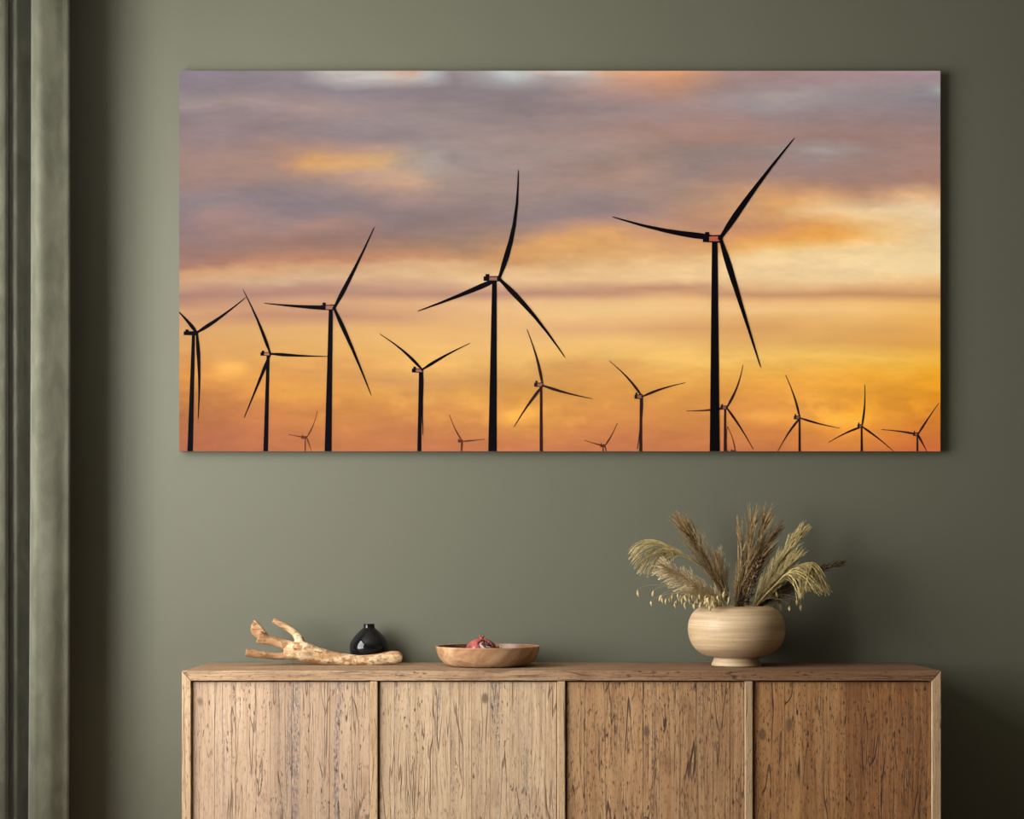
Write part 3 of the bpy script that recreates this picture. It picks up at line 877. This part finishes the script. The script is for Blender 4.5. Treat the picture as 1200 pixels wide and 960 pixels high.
# ------------------------------------------------------------------ wooden bowl and pomegranate
M['bowl'] = mat_turned('turned_walnut_bowl', L3(214, 176, 136), L3(160, 112, 76), (3.2, 20, 16), L3(100, 64, 42), rot=(0.3, 0.6, 0.2), rough=0.45)
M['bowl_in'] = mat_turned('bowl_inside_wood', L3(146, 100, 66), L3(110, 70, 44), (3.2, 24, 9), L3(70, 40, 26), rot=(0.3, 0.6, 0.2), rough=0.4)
BW_Y = -0.19
bwc = (P(571.5, 0, BW_Y).x, BW_Y)
R_ = 61.2 * S(BW_Y)
bw_ = thing('wooden_bowl', (bwc[0], BW_Y, SB_Z), 'wide shallow turned wooden bowl holding a pomegranate', 'bowl')
H_ = 0.0605
MB().lathe([(0, SB_Z + .0005), (R_ * .70, SB_Z + .0005), (R_ * .77, SB_Z + .002), (R_ * .86, SB_Z + .012), (R_ * .935, SB_Z + .026), (R_ * .975, SB_Z + .042), (R_ * .995, SB_Z + H_ - .003), (R_, SB_Z + H_), (R_ * .985, SB_Z + H_ + .0012), (R_ * .965, SB_Z + H_)],
           bwc, 80).build('outer_shell', M['bowl'], bw_, smooth=True, sub=1)
MB().lathe([(R_ * .965, SB_Z + H_), (R_ * .955, SB_Z + H_ - .004), (R_ * .93, SB_Z + .036), (R_ * .86, SB_Z + .022), (R_ * .72, SB_Z + .013), (0, SB_Z + .011)], bwc, 80).build('inner_face', M['bowl_in'], bw_, smooth=True, sub=1)


def mat_pom():
    t = NT('pomegranate_skin')
    a = t.noise(t.coords(), 30, 4, 0.6)
    b = t.noise(t.coords(), 160, 2)
    col = t.mix(t.step(a, 0.3, 0.7), L3(122, 36, 40), L3(186, 92, 84))
    col = t.mix(t.math('MULTIPLY', t.step(b, 0.55, 0.7), 0.35), col, L3(214, 150, 126))
    t.bump(a, 0.2, 0.002)
    return t.set(col, 0.32, 0.5)


M['pom'] = mat_pom()
M['pith'] = mat_plain('pomegranate_pith', L3(232, 196, 186), 0.5, 0.4, 0.15, 120)
M['aril'] = mat_plain('pomegranate_aril', L3(86, 14, 22), 0.18, 0.6, 0.3, 200)
PMY = BW_Y - 0.012
pc = P(564.0, 0, PMY)
pz0 = SB_Z + 0.0118
prx, prz = 0.0470, 0.0365
pm = thing('pomegranate', (pc.x, PMY, pz0), 'split red pomegranate lying in the wooden bowl', 'fruit')
pcz = pz0 + prz
dirs = Vector((0.30, -0.80, 0.50)).normalized()
mb = MB()
nu, nv_ = 48, 30
pvv, pff = [], []
for j in range(nv_ + 1):
    th = math.pi * j / nv_
    for i in range(nu):
        ph = 2 * math.pi * i / nu
        d = Vector((math.sin(th) * math.cos(ph), math.sin(th) * math.sin(ph), math.cos(th)))
        lob = 1 + 0.03 * math.cos(6 * ph + 0.5) * math.sin(th) ** 2
        q = Vector((d.x * prx * lob, d.y * prx * lob, d.z * prz))
        if j < 3:
            q.z -= 0.002 * (3 - j) / 3
        pvv.append(Vector((pc.x, PMY, pcz)) + q)
for j in range(nv_):
    for i in range(nu):
        i2 = (i + 1) % nu
        quad = (j * nu + i, (j + 1) * nu + i, (j + 1) * nu + i2, j * nu + i2)
        m_ = sum((pvv[q] for q in quad), Vector()) / 4
        d = (m_ - Vector((pc.x, PMY, pcz)))
        d = Vector((d.x / prx, d.y / prx, d.z / prz)).normalized()
        ang = math.acos(max(-1, min(1, d.dot(dirs))))
        edge = 0.52 + 0.10 * math.sin(5 * math.atan2(d.z, d.x) + 0.7) + 0.05 * math.sin(11 * d.x * 3)
        if ang > edge:
            pff.append(quad)
sk = mb.add(pvv, pff).build('skin', M['pom'], pm, smooth=True)
sm = sk.modifiers.new('rind', 'SOLIDIFY')
sm.thickness = 0.003
sm.offset = -1
sm2 = sk.modifiers.new('subdivision', 'SUBSURF')
sm2.levels = sm2.render_levels = 1
inn = MB()
iv, if_ = [], []
for j in range(13):
    th = math.pi * j / 12
    for i in range(24):
        ph = 2 * math.pi * i / 24
        iv.append((pc.x + math.sin(th) * math.cos(ph) * prx * .86, PMY + math.sin(th) * math.sin(ph) * prx * .86, pcz + math.cos(th) * prz * .84))
for j in range(12):
    for i in range(24):
        if_.append((j * 24 + i, (j + 1) * 24 + i, (j + 1) * 24 + (i + 1) % 24, j * 24 + (i + 1) % 24))
inn.add(iv, if_).build('pith', M['pith'], pm, smooth=True)
arng = random.Random(9)
side = dirs.cross(Vector((0, 0, 1))).normalized()
upv = side.cross(dirs).normalized()
aril_me = None


def small_ball(center, r, name, mat, parent, stretch=1.0):
    m_ = MB()
    m_.lathe([(0, -r * stretch), (r * .62, -r * .75 * stretch), (r, 0), (r * .7, r * .7 * stretch), (0, r * stretch)], (0, 0), 8)
    m_.v = [(a + center[0], b + center[1], c + center[2]) for a, b, c in m_.v]
    return m_.build(name, mat, parent, smooth=True, sub=1)


for q in range(34):
    aa, bb = arng.uniform(-.52, .52), arng.uniform(-.50, .50)
    if q % 5 == 0 and aa < -0.2:
        continue
    if aa < -0.22 or (aa > 0.25 and bb < -0.1):
        continue
    d = (dirs + side * (-aa) + upv * bb).normalized()
    small_ball((pc.x + d.x * prx * .87, PMY + d.y * prx * .87, pcz + d.z * prz * .87), arng.uniform(.0036, .005), 'aril', M['aril'], pm)
# loose wedge with seeds beside the split
wc = P(583.5, 0, PMY - .01)
for q in range(12):
    a = arng.uniform(0, 6.28)
    small_ball((wc.x + math.cos(a) * arng.uniform(0, .011), PMY - .004 + math.sin(a) * arng.uniform(0, .012), SB_Z + .0165 + q * .0036), .0052, 'aril', M['aril'], pm)
# crown
cr = MB()
ct = Vector((pc.x + 0.0005, PMY, pcz + prz - .003))
cr.tube([ct, ct + Vector((.0006, 0, .004)), ct + Vector((.001, 0, .0085))], [.0068, .0056, .0062], 12)
for q in range(6):
    a = 2 * math.pi * q / 6
    o = ct + Vector((.001 + math.cos(a) * .0052, math.sin(a) * .0052, .007))
    cr.tube([o, o + Vector((math.cos(a) * .0012, math.sin(a) * .0012, .004)), o + Vector((math.cos(a) * .003, math.sin(a) * .003, .0078))], [.0026, .0019, .0004], 6)
cr.build('crown', M['pom'], pm, smooth=True)

# ------------------------------------------------------------------ footed wooden vase
M['vase'] = mat_turned('pale_turned_wood', L3(216, 190, 154), L3(186, 156, 118), (1.6, 1.6, 75), L3(126, 94, 64), rough=0.5)
VY = -0.18
VC = P(863, 0, VY)
zv = HY + (CAM_Z - SB_Z) / S(VY)
vz = thing('footed_vase', (VC.x, VY, SB_Z), 'round pale turned-wood vase on a small foot filled with dried grasses', 'vase')
lathe_px('foot', [(0, zv - .1), (27, zv - .1), (29.4, zv - .3), (29.5, zv - 1.4), (28.2, zv - 4), (26.6, zv - 7), (26, 770.6), (26.5, 769), (0, 768.5)], 863, VY, M['vase'], vz)
lathe_px('body', [(0, 770.7), (24, 770.7), (31, 770.2), (40.5, 767), (48.5, 761), (54, 752.5), (56.6, 743), (57, 735.5), (55.8, 727), (52.4, 719.5), (47.2, 714), (41.5, 711), (37, 710), (34.5, 710.4), (33.6, 712.5), (36, 717), (48, 728), (50, 742), (42, 758), (28, 764), (0, 765)],
         863, VY, M['vase'], vz)

# ------------------------------------------------------------------ dried grasses
def mat_straw(name, a, b, rough=0.75):
    t = NT(name)
    n1 = t.noise(t.coords(), 90, 3)
    n2 = t.noise(t.scaled(t.coords(), (400, 400, 400)), 1, 1)
    c = t.mix(t.step(t.math('MULTIPLY_ADD', n2, 0.4, t.math('MULTIPLY', n1, 0.6)), 0.36, 0.64), a, b)
    return t.set(c, rough, 0.2)


M['gold'] = mat_straw('golden_grass', L3(156, 136, 82), L3(206, 188, 132))
M['brown'] = mat_straw('brown_reed', L3(106, 84, 52), L3(176, 144, 96))
M['cream'] = mat_straw('cream_pampas', L3(206, 182, 134), L3(250, 232, 190))
M['darkreed'] = mat_straw('dark_seed_spike', L3(58, 40, 28), L3(112, 84, 58))
M['oat'] = mat_straw('straw_oat', L3(150, 130, 84), L3(214, 196, 146))
M['stalk'] = mat_straw('straw_stalk', L3(160, 134, 88), L3(206, 180, 130))

GRASS = 'dried stems in the footed vase'


def stem_root(off):
    return Vector((VC.x + off[0], VY + off[1], SB_Z + 0.055))


def path3(pts, n=16):
    """pts (px, py, y) -> world path starting inside the vase"""
    w = [P(*q) for q in pts]
    return [Vector(q) for q in smooth_path([tuple(v) for v in w], n)]


def strand(mb, path, r0, r1, n=3):
    m = len(path)
    mb.tube(path, [r0 + (r1 - r0) * i / (m - 1) for i in range(m)], n, False)


def hairs(mb, path, rng, count, ln, wd, fwd=0.7):
    """tiny pointed barbs along a strand"""
    m = len(path)
    for _ in range(count):
        s = rng.uniform(0.08, 1.0) * (m - 1)
        i = min(int(s), m - 2)
        p = path[i].lerp(path[i + 1], s - i)
        t = (path[i + 1] - path[i]).normalized()
        d = (Vector((rng.gauss(0, 1), rng.gauss(0, 1), rng.gauss(0, 1))).normalized() * (1 - fwd) + t * fwd).normalized()
        w = d.cross(Vector((0.1, 1, 0.05))).normalized() * wd
        l = ln * rng.uniform(0.6, 1.3)
        mb.add([p - w, p + w, p + d * l], [(0, 1, 2)])


def stem_of(root, axis, n_last=None):
    start = axis[0]
    base = Vector((VC.x + (start.x - VC.x) * 0.35, VY + (start.y - VY) * 0.4, SB_Z + 0.052))
    pth = [base] + axis
    MB().tube(pth, [.0016] * (len(pth) - 1) + [.0008], 6).build('stem', M['stalk'], root, smooth=True)


def make_plume(name, label, cat, axis_pts, mat, seed, n, spread, slen, r=0.0011, droop=0.0, lean=(0, 0, 0), start=0.3, hair=(10, .006, .0006), curl=0.15, fan=0.0, open_=0.35):
    """feathery head: strands leave the axis between start and its tip and sweep along it.
    spread: half-width of the head, slen: strand length, droop: how far the ends fall"""
    rng = random.Random(seed)
    axis = path3(axis_pts, 18)
    root = thing(name, axis[0].copy(), label, cat, GRASS)
    stem_of(root, axis)
    mb = MB()
    m = len(axis)
    for q in range(n):
        s = (start + (1 - start) * rng.random() ** 0.9) * (m - 1)
        i = min(int(s), m - 2)
        p = axis[i].lerp(axis[i + 1], s - i)
        t = (axis[i + 1] - axis[i]).normalized()
        side_ = Vector((rng.gauss(0, 1), rng.gauss(0, .7), rng.gauss(0, 1)))
        side_ = (side_ - t * side_.dot(t)).normalized()
        frac = (s / (m - 1) - start) / (1 - start)
        l = slen * rng.uniform(0.65, 1.15) * (1.0 - 0.35 * frac)
        wdt = spread * (0.35 + 0.65 * math.sin(math.pi * min(1, 0.25 + frac * 0.6))) * rng.uniform(0.2, 1.0)
        pts = []
        ph, cu = rng.uniform(0, 6.28), curl * rng.uniform(0.3, 1)
        for a in range(7):
            u = a / 6
            v = p + t * (l * u) + side_ * (wdt * (u ** open_ if open_ > 0 else u) * (1 if u > 0 else 0)) + Vector(lean) * (l * u * u)
            v += Vector((0, 0, -droop * l * u * u))
            v += Vector((math.cos(ph), math.sin(ph), 0)) * (cu * l * 0.12 * math.sin(u * 5 + ph))
            pts.append(v)
        strand(mb, pts, r, r * 0.35)
        if hair[0]:
            hairs(mb, pts, rng, hair[0], hair[1], hair[2])
    o = mb.build('plume', mat, root)
    o['kind'] = 'stuff'
    return root


def make_drooping(name, label, axis_pts, tips, mat, seed, n, start, r=0.0012, hair=(26, .0045, .0006), arch=0.035):
    """silver-grass head: fronds leave the top of the stem and arch over to tips spread between tips[0] and tips[1]"""
    rng = random.Random(seed)
    axis = path3(axis_pts, 18)
    root = thing(name, axis[0].copy(), label, 'dried grass', GRASS)
    stem_of(root, axis)
    mb = MB()
    m = len(axis)
    for q in range(n):
        f = (q + rng.random()) / n
        s = (start + (1 - start) * (0.15 + 0.85 * rng.random())) * (m - 1)
        i = min(int(s), m - 2)
        p = axis[i].lerp(axis[i + 1], s - i)
        t = (axis[i + 1] - axis[i]).normalized()
        k_ = f * (len(tips) - 1)
        j = min(int(k_), len(tips) - 2)
        a, b = P(*tips[j]), P(*tips[j + 1])
        e = a.lerp(b, k_ - j) + Vector((rng.gauss(0, .004), rng.gauss(0, .014), rng.gauss(0, .004)))
        dist = (e - p).length
        c1 = p + t * dist * 0.42 + Vector((0, rng.gauss(0, .006), arch * rng.uniform(0.2, 1.0) * (1 - 0.6 * f)))
        c2 = e + Vector((-(e.x - p.x) * 0.22, 0, arch * rng.uniform(0.7, 1.2) + dist * 0.10))
        pts = []
        for a_ in range(11):
            u = a_ / 10
            pts.append(p * (1 - u) ** 3 + c1 * 3 * u * (1 - u) ** 2 + c2 * 3 * u * u * (1 - u) + e * u ** 3)
        strand(mb, pts, r, r * 0.6)
        hairs(mb, pts, rng, hair[0], hair[1], hair[2], 0.78)
    o = mb.build('plume', mat, root)
    o['kind'] = 'stuff'
    return root


Vy = VY
make_drooping('silver_grass', 'golden silver grass head arching out over fluffy cream pampas',
              [(852, 716, Vy - .01), (843, 694, Vy - .02), (831, 675, Vy - .03), (815, 660, Vy - .04), (800, 651, Vy - .045), (786, 645, Vy - .05)],
              [(737, 646, Vy - .05), (740, 655, Vy - .06), (743, 664, Vy - .07), (749, 672, Vy - .06), (760, 675, Vy - .06), (774, 668, Vy - .05), (786, 658, Vy - .05)],
              M['gold'], 21, 62, 0.50, r=.0015, hair=(30, .0045, .0008), arch=.034)
make_plume('reed_plume', 'brown reed plume leaning beside the arching golden grass head', 'dried grass',
           [(856, 716, Vy + .01), (846, 692, Vy + .015), (832, 664, Vy + .02), (818, 640, Vy + .025), (806, 620, Vy + .03)],
           M['brown'], 22, 170, .044, .095, r=.0017, start=.06, hair=(10, .007, .0008), lean=(-.10, 0, .02), open_=.6)
make_plume('fluffy_plume', 'short pale fluffy plume rising behind the brown reeds', 'dried grass',
           [(855, 716, Vy + .03), (850, 696, Vy + .045), (846, 674, Vy + .055), (841, 652, Vy + .06)],
           M['cream'], 23, 150, .030, .050, r=.0010, start=.2, hair=(16, .007, .0007), open_=.5)
make_plume('pampas_plume', 'thick cream pampas plume leaning low over the rim of vase', 'dried grass',
           [(850, 717, Vy - .03), (836, 702, Vy - .05), (815, 688, Vy - .065), (794, 674, Vy - .075), (775, 664, Vy - .08)],
           M['cream'], 24, 460, .046, .038, r=.0011, start=.04, hair=(14, .007, .0009), droop=.25, open_=.6)
for q, (tx, ty, wdx) in enumerate([(868, 628, .016), (882, 612, .022), (896, 612, .022), (905, 626, .018)]):
    lb = ['thin brown reed stem at the outer edge of the upright reed bundle', 'tallest brown reed plume in the upright bundle',
          'brown reed plume in the upright bundle leaning towards the pale plumes', 'lower brown reed plume behind the dark seed spike'][q]
    make_plume('reed_plume', lb, 'dried grass',
               [(861 + q * 2.5, 717, Vy + .01 * q - .01), (863 + q * 3.5, 690, Vy + .01 * q), (862 + (tx - 862) * .62 + 3, 655, Vy + .012 * q), (tx, ty, Vy + .014 * q)],
               M['brown'], 30 + q, [40, 130, 130, 100][q], wdx * 1.75, .095, r=.0017, start=.03, hair=(9, .006, .0008), lean=(.14 if q > 1 else .05, 0, 0), open_=.75, curl=.25)
# dark bead spike
rng = random.Random(41)
axis = path3([(871, 717, Vy - .03), (875, 698, Vy - .04), (884, 672, Vy - .05), (893, 652, Vy - .055)], 18)
ds = thing('seed_spike', axis[0].copy(), 'dark brown beaded seed spike before the upright reeds', 'dried grass', GRASS)
stem_of(ds, axis)
mb = MB()
for q in range(230):
    s = rng.uniform(2.0, 16.99)
    i = int(s)
    p = axis[i].lerp(axis[i + 1], s - i)
    rr = .020 * (1 - (s / 17) ** 3 * .6) * rng.uniform(.3, 1)
    a = rng.uniform(0, 6.28)
    c = p + Vector((math.cos(a) * rr, math.sin(a) * rr, rng.uniform(-.004, .004)))
    d = Vector((math.cos(a), math.sin(a), .7)).normalized()
    mb.tube([c - d * .004, c - d * .001, c + d * .003, c + d * .006], [.0008, .0024, .002, .0003], 5, False)
    strand(mb, [p, c], .0006, .0006)
mb.build('seed_head', M['darkreed'], ds)['kind'] = 'stuff'
make_plume('pale_plume', 'tall pale gold plume leaning out on the side of the drooping head', 'dried grass',
           [(880, 717, Vy + .0), (890, 698, Vy + .0), (906, 672, Vy + .005), (922, 648, Vy + .01), (937, 626, Vy + .012)],
           M['gold'], 51, 260, .032, .070, r=.0012, start=.06, hair=(14, .006, .0008), lean=(.03, 0, .03), open_=.6)
make_plume('pale_plume', 'shorter pale plume with a silky tip under tall pale plume', 'dried grass',
           [(884, 717, Vy - .01), (896, 698, Vy - .012), (913, 676, Vy - .015), (930, 656, Vy - .02)],
           M['gold'], 52, 220, .030, .066, r=.0012, start=.12, hair=(14, .006, .0008), lean=(.04, 0, .06), open_=.6)
make_drooping('silver_grass', 'golden silver grass head drooping over the dark twig',
              [(881, 717, Vy - .03), (892, 703, Vy - .04), (907, 687, Vy - .05), (922, 673, Vy - .055), (936, 665, Vy - .06), (946, 662, Vy - .06)],
              [(974, 692, Vy - .06), (968, 696, Vy - .07), (960, 694, Vy - .075), (950, 692, Vy - .08), (941, 694, Vy - .08), (936, 704, Vy - .07)],
              M['gold'], 53, 80, 0.36, r=.0017, hair=(34, .006, .0008), arch=.030)
make_plume('dark_twig', 'dark brown twig with fine seeds poking out past the golden head', 'dried grass',
           [(882, 716, Vy + .03), (905, 697, Vy + .04), (935, 679, Vy + .045), (962, 667, Vy + .05), (984, 661, Vy + .05)],
           M['darkreed'], 54, 150, .017, .032, r=.0013, start=.1, hair=(9, .006, .0009), open_=.6)
make_plume('dark_twig', 'dark low reed spray at the rim under the drooping golden head', 'dried grass',
           [(880, 717, Vy - .0), (893, 706, Vy + .0), (909, 697, Vy + .005), (924, 690, Vy + .01)],
           M['darkreed'], 55, 150, .036, .055, r=.0013, start=.05, hair=(7, .006, .0007), open_=.8)


def oat_spray(label, seed, seeds, root_px, mat):
    """thin stalks with hanging flat seeds; seeds: (px, py, y)"""
    rng = random.Random(seed)
    a0 = P(*root_px)
    root = thing('oat_spray', a0.copy(), label, 'dried grass', GRASS)
    base = Vector((VC.x + (a0.x - VC.x) * .35, VY + (a0.y - VY) * .4, SB_Z + .052))
    st = MB()
    st.tube([base, a0], .0013, 5)
    for q, (sx, sy, yy) in enumerate(seeds):
        tip = P(sx, sy, yy)
        d = (tip - a0).length
        c1 = a0 + Vector(((tip.x - a0.x) * .45, (tip.y - a0.y) * .5, .018 + .25 * max(0, tip.z - a0.z) + d * .14))
        c2 = tip + Vector((-(tip.x - a0.x) * .12, 0, .014 + d * .05))
        pts = [a0 * (1 - u) ** 3 + c1 * 3 * u * (1 - u) ** 2 + c2 * 3 * u * u * (1 - u) + tip * u ** 3 for u in [i / 8 for i in range(9)]]
        strand(st, pts, .0007, .0004, 4)
        g = MB()
        L_ = rng.uniform(.017, .025)
        w = L_ * rng.uniform(.17, .24)
        tilt = Vector((rng.gauss(0, .22), rng.gauss(0, .2), -1)).normalized()
        u_ = tilt.orthogonal().normalized()
        prof = [(0, .05), (.2, .7), (.45, 1), (.72, .72), (.92, .25), (1.0, .04)]
        g.tube([tip + tilt * L_ * s for s, _ in prof], [w * x for _, x in prof], 7, True, 0, (1, .55, 1))
        g.build('seed', mat, root, smooth=True)
    st.build('stalk', M['stalk'], root, smooth=True)
    return root


rng = random.Random(61)
sd = [(747, 691, Vy - .07), (766, 692, Vy - .08), (763, 704, Vy - .08)]
for q in range(32):
    x = rng.uniform(772, 836)
    sd.append((x, rng.uniform(692, 702) + (834 - x) * .02 + rng.uniform(0, 8), Vy - rng.uniform(.06, .13)))
oat_spray('straw-coloured oat spray with hanging seeds under thick cream pampas', 62, sd, (842, 708, Vy - .07), M['oat'])
sd = [(rng.uniform(826, 856), rng.uniform(692, 711), Vy - rng.uniform(.10, .15)) for _ in range(22)]
oat_spray('oat spray with pale seeds hanging over the vase front', 63, sd, (846, 706, Vy - .075), M['oat'])
sd = [(rng.uniform(906, 946), rng.uniform(692, 710), Vy - rng.uniform(-.05, .03)) for _ in range(15)]
oat_spray('sparse oat spray hanging beneath the drooping golden head', 64, sd, (886, 708, Vy - .03), M['oat'])
